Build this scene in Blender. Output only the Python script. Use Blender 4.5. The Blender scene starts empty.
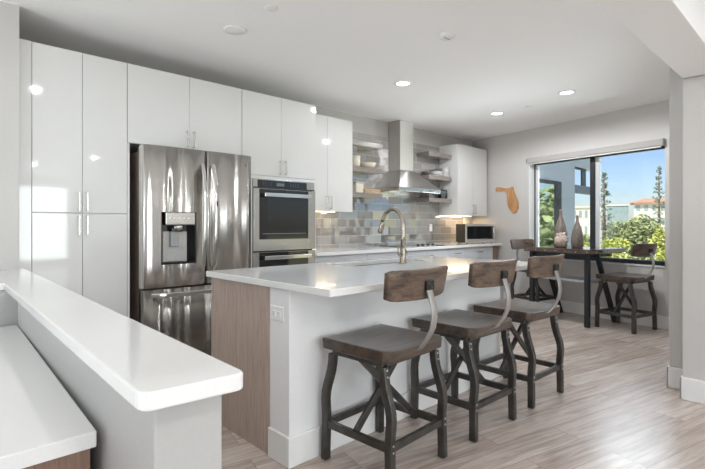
import bpy, bmesh, math, random
from mathutils import Vector, Matrix
R = math.radians
random.seed(7)
S = bpy.context.scene
COL = S.collection

# ------------------------------------------------------------------ camera, world, sun, daylight, fill lamps, exposure
EYE = 1.2
cam_data = bpy.data.cameras.new('camera')
cam_data.sensor_width = 36.0
cam_data.lens = 469.6 / 705 * 36
cam_data.shift_y = -9.5 / 705
cam_data.clip_start = 0.02
cam_data.clip_end = 600
cam = bpy.data.objects.new('camera', cam_data)
cam.location = (0, 0, EYE)
cam.rotation_euler = (R(90), 0, R(-43.81))
COL.objects.link(cam)
S.camera = cam

S.view_settings.view_transform = 'Standard'
S.view_settings.look = 'None'
S.view_settings.exposure = 0.18
S.view_settings.gamma = 1.0
S.view_settings.use_curve_mapping = False
try:
    S.cycles.use_denoising = True
    S.cycles.max_bounces = 14
    S.cycles.diffuse_bounces = 8
    S.cycles.glossy_bounces = 6
    S.cycles.transparent_max_bounces = 16
    S.cycles.sample_clamp_indirect = 6.0
except Exception:
    pass

SKY_STRENGTH = 0.108
SUN_STRENGTH = 6.5
DAYLIGHT_W = 74.0
DOWNLIGHT_W = 60.0

world = bpy.data.worlds.new('sky')
S.world = world
world.use_nodes = True
wn = world.node_tree
wn.nodes.clear()
w_out = wn.nodes.new('ShaderNodeOutputWorld')
w_bg = wn.nodes.new('ShaderNodeBackground')
w_sky = wn.nodes.new('ShaderNodeTexSky')
w_sky.sky_type = 'NISHITA'
w_sky.sun_disc = False
w_sky.sun_elevation = R(48)
w_sky.sun_rotation = R(250)
w_sky.air_density = 1.0
w_sky.dust_density = 0.6
w_sky.ozone_density = 1.0
w_bg.inputs['Strength'].default_value = SKY_STRENGTH
w_tint = wn.nodes.new('ShaderNodeMix')
w_tint.data_type = 'RGBA'
w_tint.blend_type = 'MULTIPLY'
w_tint.inputs['Factor'].default_value = 1
w_tint.inputs[7].default_value = (0.93, 1.0, 1.22, 1)
wn.links.new(w_sky.outputs['Color'], w_tint.inputs[6])
wn.links.new(w_tint.outputs[2], w_bg.inputs['Color'])
wn.links.new(w_bg.outputs['Background'], w_out.inputs['Surface'])

def lamp(name, kind, loc, rot, energy, color=(1, 1, 1), parent=None, **kw):
    d = bpy.data.lights.new(name, kind)
    d.energy = energy
    d.color = color
    for k, v in kw.items():
        setattr(d, k, v)
    o = bpy.data.objects.new(name, d)
    o.location = loc
    o.rotation_euler = rot
    if parent:
        o.parent = parent
    COL.objects.link(o)
    return o

lamp('sun', 'SUN', (-20, 8, 30), (R(0), R(-38), R(-25)), SUN_STRENGTH, (1.0, 0.95, 0.87), angle=R(1))
# daylight coming in through the living-room windows behind the camera (one lamp in each opening)
REAR_Y = -8.5
REAR_WINDOWS = [(-3.3, -1.2), (-0.7, 1.4), (1.9, 3.6)]
for _a, _b in REAR_WINDOWS:
    lamp('window_daylight', 'AREA', ((_a + _b) / 2, REAR_Y + 0.02, 1.25), (R(90), 0, 0), DAYLIGHT_W,
         (0.86, 0.955, 0.99), shape='RECTANGLE', size=_b - _a - 0.1, size_y=2.1)
LEFT_WINDOW = (-4.2, -0.4)
ADDED_DINING_WINDOW = (0.95, 3.0)  # unseen side opening, added to send light along the kitchen ceiling
def aimed(name, loc, target, watts, color, sx, sy):
    o = lamp(name, 'AREA', loc, (0, 0, 0), watts, color, shape='RECTANGLE', size=sx, size_y=sy)
    o.rotation_euler = (Vector(target) - Vector(loc)).to_track_quat('-Z', 'Y').to_euler()
    return o
# added unseen lamp aimed up at the ceiling from the dining side
aimed('dining_ceiling_fill', (-3.96, 1.95, 0.55), (0.5, 2.2, 3.6), 100, (0.86, 0.955, 0.99), 1.9, 0.6)
# two added unseen lamps outside the kitchen window: floor fill and ceiling fill
aimed('window_floor_fill', (8.2, 1.6, 3.2), (4.0, 1.4, 0.0), 240, (0.88, 0.95, 1.0), 2.4, 1.6)
aimed('window_ceiling_fill', (7.9, 1.9, 0.1), (5.6, 1.9, 2.5), 205, (0.90, 0.96, 1.0), 2.6, 1.2)

# ------------------------------------------------------------------ materials
MATS = {}

class N:
    """small node-tree helper"""
    def __init__(self, name):
        self.m = bpy.data.materials.new(name)
        self.m.use_nodes = True
        self.t = self.m.node_tree
        self.t.nodes.clear()
        self.out = self.t.nodes.new('ShaderNodeOutputMaterial')
    def n(self, kind, **props):
        nd = self.t.nodes.new(kind)
        for k, v in props.items():
            if k.startswith('i_'):
                nd.inputs[k[2:].replace('_', ' ')].default_value = v
            else:
                setattr(nd, k, v)
        return nd
    def l(self, a, b):
        self.t.links.new(a, b)
    def coords(self, scale=(1, 1, 1), rot=(0, 0, 0), kind='Object'):
        tc = self.n('ShaderNodeTexCoord')
        mp = self.n('ShaderNodeMapping')
        mp.inputs['Scale'].default_value = scale
        mp.inputs['Rotation'].default_value = rot
        self.l(tc.outputs[kind], mp.inputs['Vector'])
        return mp.outputs['Vector']
    def noise(self, vec, scale, detail=4, rough=0.55, dist=0.0):
        nz = self.n('ShaderNodeTexNoise')
        nz.inputs['Scale'].default_value = scale
        nz.inputs['Detail'].default_value = detail
        nz.inputs['Roughness'].default_value = rough
        nz.inputs['Distortion'].default_value = dist
        if vec is not None:
            self.l(vec, nz.inputs['Vector'])
        return nz
    def ramp(self, fac, stops):
        r = self.n('ShaderNodeValToRGB')
        el = r.color_ramp.elements
        while len(el) < len(stops):
            el.new(0.5)
        for e, (p, c) in zip(el, stops):
            e.position = p
            e.color = (*c, 1) if len(c) == 3 else c
        self.l(fac, r.inputs['Fac'])
        return r.outputs['Color']
    def bump(self, h, strength, dist=0.01):
        b = self.n('ShaderNodeBump')
        b.inputs['Strength'].default_value = strength
        b.inputs['Distance'].default_value = dist
        self.l(h, b.inputs['Height'])
        return b.outputs['Normal']
    def bsdf(self, color=(.8, .8, .8), rough=.5, metal=0, coat=0, emit=None, estr=0, spec=.5, sheen=0):
        b = self.n('ShaderNodeBsdfPrincipled')
        if hasattr(color, 'links') or hasattr(color, 'is_linked'):
            self.l(color, b.inputs['Base Color'])
        else:
            b.inputs['Base Color'].default_value = (*color, 1)
        if hasattr(rough, 'is_linked'):
            self.l(rough, b.inputs['Roughness'])
        else:
            b.inputs['Roughness'].default_value = rough
        b.inputs['Metallic'].default_value = metal
        b.inputs['Coat Weight'].default_value = coat
        b.inputs['Coat Roughness'].default_value = 0.04
        b.inputs['Specular IOR Level'].default_value = spec
        if emit:
            b.inputs['Emission Color'].default_value = (*emit, 1)
            b.inputs['Emission Strength'].default_value = estr
        self.l(b.outputs['BSDF'], self.out.inputs['Surface'])
        return b

def speckle(name, color, rough=.5, metal=0, coat=0, var=.05, scale=40, bump=0, spec=.5, stretch=(1, 1, 1)):
    k = N(name)
    v = k.coords(stretch)
    nz = k.noise(v, scale)
    lo = tuple(c * (1 - var) for c in color)
    hi = tuple(min(1, c * (1 + var)) for c in color)
    b = k.bsdf(k.ramp(nz.outputs['Fac'], [(.3, lo), (.7, hi)]), rough, metal, coat, spec=spec)
    if bump:
        k.l(k.bump(nz.outputs['Fac'], bump, .002), b.inputs['Normal'])
    MATS[name] = k.m
    return k.m

def wood(name, dark, light, along='X', scale=6, rough=.4, coat=0, stretch=9, bump=.15):
    k = N(name)
    s = [stretch, stretch, stretch]
    s['XYZ'.index(along)] = 1
    v = k.coords(tuple(s))
    nz = k.noise(v, scale, 6, .6, .6)
    n2 = k.noise(v, scale * 5, 3, .6)
    mx = k.n('ShaderNodeMath', operation='MULTIPLY_ADD')
    mx.inputs[1].default_value = .35
    k.l(n2.outputs['Fac'], mx.inputs[0])
    k.l(nz.outputs['Fac'], mx.inputs[2])
    col = k.ramp(mx.outputs[0], [(.48, dark), (.86, light)])
    b = k.bsdf(col, rough, 0, coat)
    k.l(k.bump(n2.outputs['Fac'], bump, .002), b.inputs['Normal'])
    MATS[name] = k.m
    return k.m

ANISO_ROT = 0.25
def brushed(name, color, rough, along='X', wave=0.0, wave_scale=3.0, aniso=0.0):
    k = N(name)
    s = [140, 140, 140]
    s['XYZ'.index(along)] = 1.5
    v = k.coords(tuple(s))
    nz = k.noise(v, 2, 3)
    lo = tuple(c * .94 for c in color)
    hi = tuple(min(1, c * 1.05) for c in color)
    b = k.bsdf(k.ramp(nz.outputs['Fac'], [(.3, lo), (.7, hi)]), rough, 1.0)
    if aniso:                       # horizontal brushing smears reflections up and down
        tg = k.n('ShaderNodeTangent', direction_type='RADIAL', axis='Z')
        k.l(tg.outputs['Tangent'], b.inputs['Tangent'])
        b.inputs['Anisotropic'].default_value = aniso
        b.inputs['Anisotropic Rotation'].default_value = ANISO_ROT
    if wave:
        v2 = k.coords((wave_scale, wave_scale, .03))
        n2 = k.noise(v2, 2.2, 0, .5)
        k.l(k.bump(n2.outputs['Fac'], wave, .10), b.inputs['Normal'])
    MATS[name] = k.m
    return k.m

speckle('wall_paint', (.60, .585, .567), .65, var=.02, scale=90, bump=.08)
speckle('ceiling_paint', (.90, .895, .89), .75, var=.015, scale=90, bump=.05)
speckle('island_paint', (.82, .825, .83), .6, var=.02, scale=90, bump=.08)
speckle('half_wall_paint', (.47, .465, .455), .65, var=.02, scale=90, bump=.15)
speckle('trim_white', (.82, .82, .81), .35, var=.01)
speckle('cabinet_gloss', (.745, .745, .73), .045, coat=.3, var=.008, scale=3)
speckle('lower_cabinet', (.62, .64, .665), .3, var=.01, scale=3)
speckle('cabinet_shell', (.72, .715, .70), .35, var=.01)
speckle('quartz', (.82, .82, .81), .12, coat=.3, var=.03, scale=260)
speckle('black_gloss', (.012, .012, .013), .08, coat=.5, var=.1)
speckle('black_matte', (.02, .02, .02), .5, var=.1)
speckle('dark_frame', (.022, .024, .028), .4, var=.1)
speckle('light_frame', (.62, .64, .65), .4, var=.02)
speckle('chrome', (.75, .74, .72), .16, 1, var=.02)
speckle('pull_metal', (.62, .61, .59), .25, 1, var=.02)
speckle('faucet_metal', (.42, .37, .31), .27, 1, var=.05)
speckle('gunmetal', (.095, .09, .083), .38, .75, var=.25, scale=14, bump=.05)
speckle('strap_steel', (.55, .54, .525), .33, .9, var=.12, scale=14)
speckle('dark_table_metal', (.03, .033, .038), .42, .5, var=.2, scale=20)
speckle('ceramic_cream', (.72, .66, .55), .35, var=.04)
speckle('ceramic_grey', (.50, .49, .47), .35, var=.06)
speckle('ceramic_dark', (.12, .10, .09), .35, var=.1)
speckle('plastic_white', (.84, .84, .83), .3, var=.01)
speckle('appliance_silver', (.72, .71, .69), .38, .8, var=.03)
speckle('plastic_grey', (.33, .34, .35), .4, var=.05)
speckle('coral_white', (.56, .46, .40), .7, var=.4, scale=30, bump=.6)
speckle('sink_steel', (.28, .22, .18), .35, .9, var=.1)
speckle('fridge_side', (.30, .245, .205), .42, .6, var=.03)
speckle('screen_grey', (.18, .19, .20), .2, var=.05)
speckle('shade_fabric', (.43, .41, .39), .8, var=.03, scale=200)
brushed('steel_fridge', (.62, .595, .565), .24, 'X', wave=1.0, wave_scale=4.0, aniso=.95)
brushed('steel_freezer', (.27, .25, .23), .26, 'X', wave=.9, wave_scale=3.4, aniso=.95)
brushed('steel', (.62, .60, .57), .24, 'X')
brushed('steel_hood', (.70, .68, .66), .32, 'X', aniso=.9)
wood('island_veneer', (.37, .285, .235), (.52, .415, .36), 'Z', 5, .45, stretch=14)
wood('desk_veneer', (.20, .12, .085), (.31, .20, .145), 'Z', 5, .45, stretch=14)
wood('seat_wood', (.028, .019, .014), (.115, .078, .056), 'X', 3.2, .28, coat=.25, stretch=7)
wood('seat_edge_wood', (.03, .018, .012), (.15, .085, .055), 'Z', 5, .4, stretch=6)
wood('back_wood', (.042, .028, .020), (.20, .135, .095), 'X', 3.2, .36, coat=.1, stretch=7)
wood('table_wood', (.04, .024, .018), (.13, .078, .055), 'Y', 3, .18, coat=.8, stretch=7)
wood('shelf_wood', (.20, .175, .155), (.33, .295, .265), 'X', 4, .22, coat=.35, stretch=9)
wood('bowl_wood', (.36, .24, .14), (.58, .42, .27), 'X', 8, .5, stretch=5)
wood('plaque_wood', (.42, .20, .075), (.62, .34, .15), 'Z', 6, .55, stretch=5)
wood('vase_wood', (.11, .085, .07), (.30, .25, .21), 'Z', 9, .5, stretch=5)

def glass_mat(name, tint, gloss=.06):
    k = N(name)
    tr = k.n('ShaderNodeBsdfTransparent')
    tr.inputs['Color'].default_value = (*tint, 1)
    gl = k.n('ShaderNodeBsdfGlossy')
    gl.inputs['Roughness'].default_value = 0.01
    fr = k.n('ShaderNodeFresnel')
    fr.inputs['IOR'].default_value = 1.45
    mx = k.n('ShaderNodeMixShader')
    k.l(fr.outputs['Fac'], mx.inputs['Fac'])
    k.l(tr.outputs['BSDF'], mx.inputs[1])
    k.l(gl.outputs['BSDF'], mx.inputs[2])
    k.l(mx.outputs['Shader'], k.out.inputs['Surface'])
    MATS[name] = k.m
glass_mat('window_glass', (.96, .98, .98))
glass_mat('jar_glass', (.82, .85, .85))

def emit_mat(name, color, strength):
    k = N(name)
    e = k.n('ShaderNodeEmission')
    e.inputs['Color'].default_value = (*color, 1)
    e.inputs['Strength'].default_value = strength
    k.l(e.outputs['Emission'], k.out.inputs['Surface'])
    MATS[name] = k.m
emit_mat('lamp_glow', (1, .97, .92), 9)
emit_mat('strip_glow', (1, .78, .52), 5)

PLANK = -13.3                      # planks run square to the angled window wall
def floor_material():
    k = N('vinyl_plank')
    v = k.coords((1, 1, 1), (0, 0, R(-PLANK)))
    br = k.n('ShaderNodeTexBrick')
    br.offset = .37
    br.inputs['Color1'].default_value = (0, 0, 0, 1)
    br.inputs['Color2'].default_value = (1, 1, 1, 1)
    br.inputs['Mortar'].default_value = (.5, .5, .5, 1)
    br.inputs['Scale'].default_value = 1
    br.inputs['Mortar Size'].default_value = .0016
    br.inputs['Brick Width'].default_value = 1.22
    br.inputs['Row Height'].default_value = .18
    k.l(v, br.inputs['Vector'])
    tone = k.n('ShaderNodeSeparateColor')
    k.l(br.outputs['Color'], tone.inputs[0])
    # grain, shifted from plank to plank
    sh = k.n('ShaderNodeCombineXYZ')
    ml = k.n('ShaderNodeMath', operation='MULTIPLY')
    ml.inputs[1].default_value = 37
    k.l(tone.outputs[0], ml.inputs[0])
    k.l(ml.outputs[0], sh.inputs['X'])
    k.l(ml.outputs[0], sh.inputs['Z'])
    ad = k.n('ShaderNodeVectorMath', operation='ADD')
    k.l(v, ad.inputs[0])
    k.l(sh.outputs[0], ad.inputs[1])
    mp = k.n('ShaderNodeMapping')
    mp.inputs['Scale'].default_value = (1, 13, 1)
    k.l(ad.outputs[0], mp.inputs['Vector'])
    g = k.noise(mp.outputs['Vector'], 2.2, 8, .62, .8)
    g2 = k.noise(mp.outputs['Vector'], 11, 4, .6)
    a = k.n('ShaderNodeMath', operation='MULTIPLY_ADD')
    a.inputs[1].default_value = .2
    k.l(tone.outputs[0], a.inputs[0])
    k.l(g.outputs['Fac'], a.inputs[2])
    a2 = k.n('ShaderNodeMath', operation='MULTIPLY_ADD')
    a2.inputs[1].default_value = .3
    k.l(g2.outputs['Fac'], a2.inputs[0])
    k.l(a.outputs[0], a2.inputs[2])
    col = k.ramp(a2.outputs[0], [(.45, (.28, .215, .175)), (.72, (.47, .395, .35)), (1.0, (.66, .59, .545))])
    mx = k.n('ShaderNodeMix', data_type='RGBA')
    k.l(br.outputs['Fac'], mx.inputs['Factor'])
    k.l(col, mx.inputs[6])
    mx.inputs[7].default_value = (.27, .21, .175, 1)
    b = k.bsdf(mx.outputs[2], .27)
    k.l(k.bump(g2.outputs['Fac'], .12, .002), b.inputs['Normal'])
    MATS['vinyl_plank'] = k.m
floor_material()

def tile_material():
    """glazed subway tile: every tile its own tone and a slight lean of its own; X along the wall, Z up"""
    k = N('glass_tile')
    tc = k.n('ShaderNodeTexCoord')
    sp = k.n('ShaderNodeSeparateXYZ')
    k.l(tc.outputs['Object'], sp.inputs[0])
    def math_(op, a, b=None, c=None):
        m = k.n('ShaderNodeMath', operation=op)
        for i, q in enumerate((a, b, c)):
            if q is None: continue
            if hasattr(q, 'is_linked'): k.l(q, m.inputs[i])
            else: m.inputs[i].default_value = q
        return m.outputs[0]
    W, H, G = .305, .1065, .0035
    rz = math_('DIVIDE', sp.outputs['Z'], H)
    row = math_('FLOOR', rz)
    fz = math_('FRACT', rz)
    off = math_('MULTIPLY', math_('MODULO', row, 2.0), .5)
    cx_ = math_('ADD', math_('DIVIDE', sp.outputs['X'], W), off)
    colm = math_('FLOOR', cx_)
    fx = math_('FRACT', cx_)
    ez = math_('MULTIPLY', math_('MINIMUM', fz, math_('SUBTRACT', 1.0, fz)), H)
    ex = math_('MULTIPLY', math_('MINIMUM', fx, math_('SUBTRACT', 1.0, fx)), W)
    grout = math_('LESS_THAN', math_('MINIMUM', ez, ex), G / 2)
    cb = k.n('ShaderNodeCombineXYZ')
    k.l(colm, cb.inputs['X']); k.l(row, cb.inputs['Y'])
    wn_ = k.n('ShaderNodeTexWhiteNoise', noise_dimensions='3D')
    k.l(cb.outputs[0], wn_.inputs['Vector'])
    tone = k.ramp(wn_.outputs['Value'], [(0, (.235, .225, .21)), (.6, (.30, .29, .275)), (1, (.37, .36, .345))])
    mx = k.n('ShaderNodeMix', data_type='RGBA')
    k.l(grout, mx.inputs['Factor'])
    k.l(tone, mx.inputs[6])
    mx.inputs[7].default_value = (.62, .60, .57, 1)
    rg = math_('MULTIPLY_ADD', grout, .5, .07)
    b = k.bsdf(mx.outputs[2], rg, coat=1.0, spec=.8)
    b.inputs['Coat IOR'].default_value = 3.0
    sub = k.n('ShaderNodeVectorMath', operation='SUBTRACT')
    k.l(wn_.outputs['Color'], sub.inputs[0]); sub.inputs[1].default_value = (.5, .5, .5)
    sc = k.n('ShaderNodeVectorMath', operation='MULTIPLY')
    k.l(sub.outputs[0], sc.inputs[0]); sc.inputs[1].default_value = (.13, 0, .10)
    geo = k.n('ShaderNodeNewGeometry')
    ad = k.n('ShaderNodeVectorMath', operation='ADD')
    k.l(geo.outputs['Normal'], ad.inputs[0]); k.l(sc.outputs[0], ad.inputs[1])
    nm = k.n('ShaderNodeVectorMath', operation='NORMALIZE')
    k.l(ad.outputs[0], nm.inputs[0])
    k.l(nm.outputs[0], b.inputs['Normal'])
    k.l(nm.outputs[0], b.inputs['Coat Normal'])
    MATS['glass_tile'] = k.m
tile_material()

# outdoors
speckle('beam_grey', (.22, .27, .31), .6, var=.05)
speckle('stucco_blue', (.62, .68, .71), .8, var=.03, scale=30)
speckle('stucco_cream', (.80, .74, .64), .8, var=.05, scale=3)
speckle('roof_red', (.52, .26, .17), .8, var=.15, scale=3)
speckle('pale_glass', (.33, .42, .42), .15, var=.1, scale=2)
speckle('bark', (.20, .14, .10), .9, var=.3, scale=6)
speckle('path_pale', (.74, .68, .58), .9, var=.08, scale=2)
def leaf_mat(name, a, b):
    k = N(name)
    v = k.coords()
    nz = k.noise(v, 2.2, 4, .7)
    bs = k.bsdf(k.ramp(nz.outputs['Fac'], [(.32, a), (.68, b)]), .7, spec=.2)
    MATS[name] = k.m
leaf_mat('leaf_green', (.20, .25, .10), (.44, .48, .24))
leaf_mat('leaf_lime', (.28, .34, .06), (.66, .66, .20))
leaf_mat('leaf_pine', (.20, .26, .20), (.38, .44, .34))
leaf_mat('grass', (.36, .36, .17), (.62, .58, .38))

# ------------------------------------------------------------------ mesh builder
class B:
    def __init__(self):
        self.bm = bmesh.new()
    def _new(self, verts, faces, smooth=False):
        vs = [self.bm.verts.new(v) for v in verts]
        for f in faces:
            try:
                fc = self.bm.faces.new([vs[i] for i in f])
                fc.smooth = smooth
            except ValueError:
                pass
        return vs
    def box(self, x0, x1, y0, y1, z0, z1):
        if x0 > x1: x0, x1 = x1, x0
        if y0 > y1: y0, y1 = y1, y0
        if z0 > z1: z0, z1 = z1, z0
        v = [(x, y, z) for z in (z0, z1) for y in (y0, y1) for x in (x0, x1)]
        self._new(v, [(0, 2, 3, 1), (4, 5, 7, 6), (0, 1, 5, 4), (2, 6, 7, 3), (0, 4, 6, 2), (1, 3, 7, 5)])
        return self
    def hexa(self, bot, top):
        """8-point solid from two quads"""
        self._new(list(bot) + list(top), [(3, 2, 1, 0), (4, 5, 6, 7)] + [(i, (i + 1) % 4, 4 + (i + 1) % 4, 4 + i) for i in range(4)])
        return self
    def prism(self, pts, z0, z1, frame=None):
        """polygon (counter-clockwise) pushed from z0 to z1; frame maps (a, b, c) to xyz"""
        fr = frame or (lambda a, b, c: (a, b, c))
        n = len(pts)
        v = [fr(a, b, z0) for a, b in pts] + [fr(a, b, z1) for a, b in pts]
        self._new(v, [tuple(reversed(range(n))), tuple(range(n, 2 * n))] + [(i, (i + 1) % n, n + (i + 1) % n, n + i) for i in range(n)])
        return self
    def lathe(self, prof, c=(0, 0, 0), seg=28, axis='Z', cap=True):
        vs = []
        for r, h in prof:
            for i in range(seg):
                a = 2 * math.pi * i / seg
                p = (r * math.cos(a), r * math.sin(a), h)
                if axis == 'X': p = (p[2], p[0], p[1])
                if axis == 'Y': p = (p[1], p[2], p[0])
                vs.append((c[0] + p[0], c[1] + p[1], c[2] + p[2]))
        fs = []
        for j in range(len(prof) - 1):
            for i in range(seg):
                k = (i + 1) % seg
                fs.append((j * seg + i, j * seg + k, (j + 1) * seg + k, (j + 1) * seg + i))
        v = self._new(vs, fs, True)
        if cap:
            self.bm.faces.new(list(reversed(v[:seg])))
            self.bm.faces.new(v[-seg:])
        return self
    def cyl(self, c, r, h, axis='Z', seg=24):
        return self.lathe([(r, 0), (r, h)], c, seg, axis)
    def sweep(self, path, w, t, side=(1, 0, 0), smooth=False, taper=None):
        """rectangular bar (w along side, t across) along a path"""
        side = Vector(side).normalized()
        pts = [Vector(p) for p in path]
        vs = []
        for i, p in enumerate(pts):
            d = (pts[min(i + 1, len(pts) - 1)] - pts[max(i - 1, 0)]).normalized()
            nn = d.cross(side).normalized()
            k = taper(i / (len(pts) - 1)) if taper else 1
            for a, b in ((-1, -1), (1, -1), (1, 1), (-1, 1)):
                vs.append(p + side * (a * w / 2 * k) + nn * (b * t / 2))
        fs = [(0, 1, 2, 3)]
        m = len(pts)
        for i in range(m - 1):
            for j in range(4):
                fs.append((i * 4 + j, i * 4 + 4 + j, i * 4 + 4 + (j + 1) % 4, i * 4 + (j + 1) % 4))
        fs.append(tuple((m - 1) * 4 + j for j in (3, 2, 1, 0)))
        self._new(vs, fs, smooth)
        return self
    def tube(self, path, r, seg=14, radii=None):
        pts = [Vector(p) for p in path]
        vs = []
        ref = Vector((0, 0, 1))
        for i, p in enumerate(pts):
            d = (pts[min(i + 1, len(pts) - 1)] - pts[max(i - 1, 0)]).normalized()
            if abs(d.dot(ref)) > .98:
                ref = Vector((1, 0, 0)) if abs(d.x) < .9 else Vector((0, 1, 0))
            u = d.cross(ref).normalized()
            w = d.cross(u).normalized()
            ref = -u.cross(d).normalized() if False else ref
            rr = radii[i] if radii else r
            for k in range(seg):
                a = 2 * math.pi * k / seg
                vs.append(p + u * (rr * math.cos(a)) + w * (rr * math.sin(a)))
        fs = []
        for i in range(len(pts) - 1):
            for k in range(seg):
                q = (k + 1) % seg
                fs.append((i * seg + k, i * seg + q, (i + 1) * seg + q, (i + 1) * seg + k))
        v = self._new(vs, fs, True)
        self.bm.faces.new(list(reversed(v[:seg])))
        self.bm.faces.new(v[-seg:])
        return self
    def ball(self, c, r, sub=3, sc=(1, 1, 1)):
        m = Matrix.Translation(c) @ Matrix.Diagonal((*sc, 1))
        g = bmesh.ops.create_icosphere(self.bm, subdivisions=sub, radius=r, matrix=m)
        for v in g['verts']:
            for f in v.link_faces: f.smooth = True
        return self
    def build(self, name, mat, parent=None, off=(0, 0, 0), bevel=0, seg=2, loc=None, subsurf=0):
        me = bpy.data.meshes.new(name)
        bmesh.ops.recalc_face_normals(self.bm, faces=self.bm.faces[:])
        if off != (0, 0, 0):
            bmesh.ops.translate(self.bm, vec=-Vector(off), verts=self.bm.verts[:])
        self.bm.to_mesh(me)
        self.bm.free()
        o = bpy.data.objects.new(name, me)
        me.materials.append(MATS[mat])
        COL.objects.link(o)
        if parent: o.parent = parent
        if loc: o.location = loc
        if subsurf:
            s_ = o.modifiers.new('round', 'SUBSURF'); s_.levels = s_.render_levels = subsurf
        if bevel:
            b_ = o.modifiers.new('bevel', 'BEVEL')
            b_.width = bevel; b_.segments = seg; b_.limit_method = 'ANGLE'; b_.angle_limit = R(40)
        return o

def tag(o, label, cat, group=None, kind=None):
    o['label'] = label
    o['category'] = cat
    if group: o['group'] = group
    if kind: o['kind'] = kind
    return o
def thing(name, label, cat, loc=(0, 0, 0), rz=0, group=None):
    o = bpy.data.objects.new(name, None)
    o.empty_display_size = .1
    COL.objects.link(o)
    o.location = loc
    o.rotation_euler = (0, 0, rz)
    return tag(o, label, cat, group)
def struct(o, label=None, cat=None):
    o['kind'] = 'structure'
    if label: o['label'] = label
    if cat: o['category'] = cat
    return o
def copy_tree(o, parent=None):
    c = o.copy()
    COL.objects.link(c)
    if parent: c.parent = parent
    for ch in list(o.children):
        copy_tree(ch, c)
    return c

# ------------------------------------------------------------------ room shell
CEIL = 2.63
YB = 4.38                                   # back wall
WP = Vector((6.32, 1.346, 0))               # foot point and turn of the angled window wall
WA = R(-13.3)
struct(B().box(-4.2, 7.6, -8.7, 4.6, -.12, 0).build('floor', 'vinyl_plank'), 'pale greyish brown wood plank floor of the kitchen', 'floor')
struct(B().box(-4.2, 7.6, -8.7, 4.6, CEIL, CEIL + .3).build('ceiling', 'ceiling_paint'), 'smooth white ceiling with recessed lights', 'ceiling')
struct(B().box(-4.2, 7.4, YB, YB + .2, 0, CEIL).build('wall_back', 'wall_paint'), 'warm grey wall behind the tiles and cabinets', 'wall')
struct(B().box(-4.2, .553, 3.72, YB, 0, CEIL).build('wall_left', 'wall_paint'), 'warm grey wall end left of the tall white cabinet', 'wall')
struct(B().box(-4.2, -4.0, -8.7, LEFT_WINDOW[0], 0, CEIL).box(-4.2, -4.0, LEFT_WINDOW[1], ADDED_DINING_WINDOW[0], 0, CEIL).box(-4.2, -4.0, ADDED_DINING_WINDOW[1], 3.72, 0, CEIL)
       .box(-4.2, -4.0, *LEFT_WINDOW, 0, .15).box(-4.2, -4.0, *LEFT_WINDOW, 2.35, CEIL).box(-4.2, -4.0, *ADDED_DINING_WINDOW, 0, .15).box(-4.2, -4.0, *ADDED_DINING_WINDOW, 2.35, CEIL).build('wall_side', 'wall_paint'), 'grey living room side wall', 'wall')
rw = B()
xs = [-4.0] + [v for p in REAR_WINDOWS for v in p] + [3.9]
for i in range(0, len(xs), 2):
    rw.box(xs[i], xs[i + 1], REAR_Y - .2, REAR_Y, 0, CEIL)
for a, b in REAR_WINDOWS:
    rw.box(a, b, REAR_Y - .2, REAR_Y, 0, .15).box(a, b, REAR_Y - .2, REAR_Y, 2.35, CEIL)
struct(rw.build('wall_rear', 'wall_paint'), 'grey living room wall with three windows', 'wall')
for i, (a, b) in enumerate(REAR_WINDOWS):
    f = B()
    f.box(a, a + .06, REAR_Y - .12, REAR_Y - .04, .15, 2.35).box(b - .06, b, REAR_Y - .12, REAR_Y - .04, .15, 2.35)
    f.box(a, b, REAR_Y - .12, REAR_Y - .04, .15, .21).box(a, b, REAR_Y - .12, REAR_Y - .04, 2.29, 2.35)
    f.box((a + b) / 2 - .04, (a + b) / 2 + .04, REAR_Y - .12, REAR_Y - .04, .21, 2.29)
    struct(f.build('window_%d' % (i + 2), 'dark_frame'), 'dark framed living room window', 'window')
# near right wall with its thicker end, and the dropped beam
struct(B().box(3.885, 4.12, -8.7, .76, 0, CEIL).box(4.10, 4.35, -8.7, .885, 0, CEIL).build('wall_right', 'wall_paint'),
       'grey wall end at the right edge of the room', 'wall')
struct(B().box(-4.0, 3.885, .525, .76, 2.205, CEIL).box(3.86, 4.12, .525, .76, 2.205, CEIL).build('trim_1', 'ceiling_paint', bevel=.004), 'white dropped ceiling beam above the camera', 'beam')
bb = B()
bb.box(3.868, 3.885, -8.45, .775, 0, .155).box(3.868, 4.10, .76, .775, 0, .155).box(4.084, 4.10, .775, .90, 0, .155).box(4.084, 4.35, .885, .90, 0, .155)
struct(bb.build('baseboard_right', 'trim_white', bevel=.006), 'white baseboard on the right wall end', 'baseboard')

# angled window wall: local X points out of the room, local Y runs along the wall towards the corner
WW = dict(rot=WA)
def wplace(o):
    o.location = WP
    o.rotation_euler = (0, 0, WA)
    return o
S0, S1, ZS, ZT = .066, 1.945, .728, 2.135
TW = .20
FD = .055
w = B()
w.box(0, TW, -1.4, S0, 0, CEIL).box(0, TW, S1, 3.2, 0, CEIL).box(0, TW, S0, S1, 0, ZS).box(0, TW, S0, S1, ZT, CEIL)
struct(wplace(w.build('wall_window', 'wall_paint')), 'grey wall around the wide window', 'wall')
struct(wplace(B().box(-.016, 0, -1.4, 2.42, 0, .15).build('baseboard_window', 'trim_white', bevel=.005)), 'white baseboard under the wide window', 'baseboard')
win = struct(thing('window_1', 'wide dark framed sliding window with greenery outside', 'window', WP, WA))
f = B()
f.box(.11, .18, S0, S0 + .035, ZS, ZT).box(.11, .18, S1 - .022, S1 + .02, ZS, ZT)
f.box(.10, .18, S0, S1, ZS, ZS + .045).box(.11, .18, S0, S1, ZT - .035, ZT)
f.box(.105, .150, .978, 1.05, ZS + .04, ZT - .03)
f.build('window_frame', 'dark_frame', win, bevel=.003)
g = B()
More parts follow.
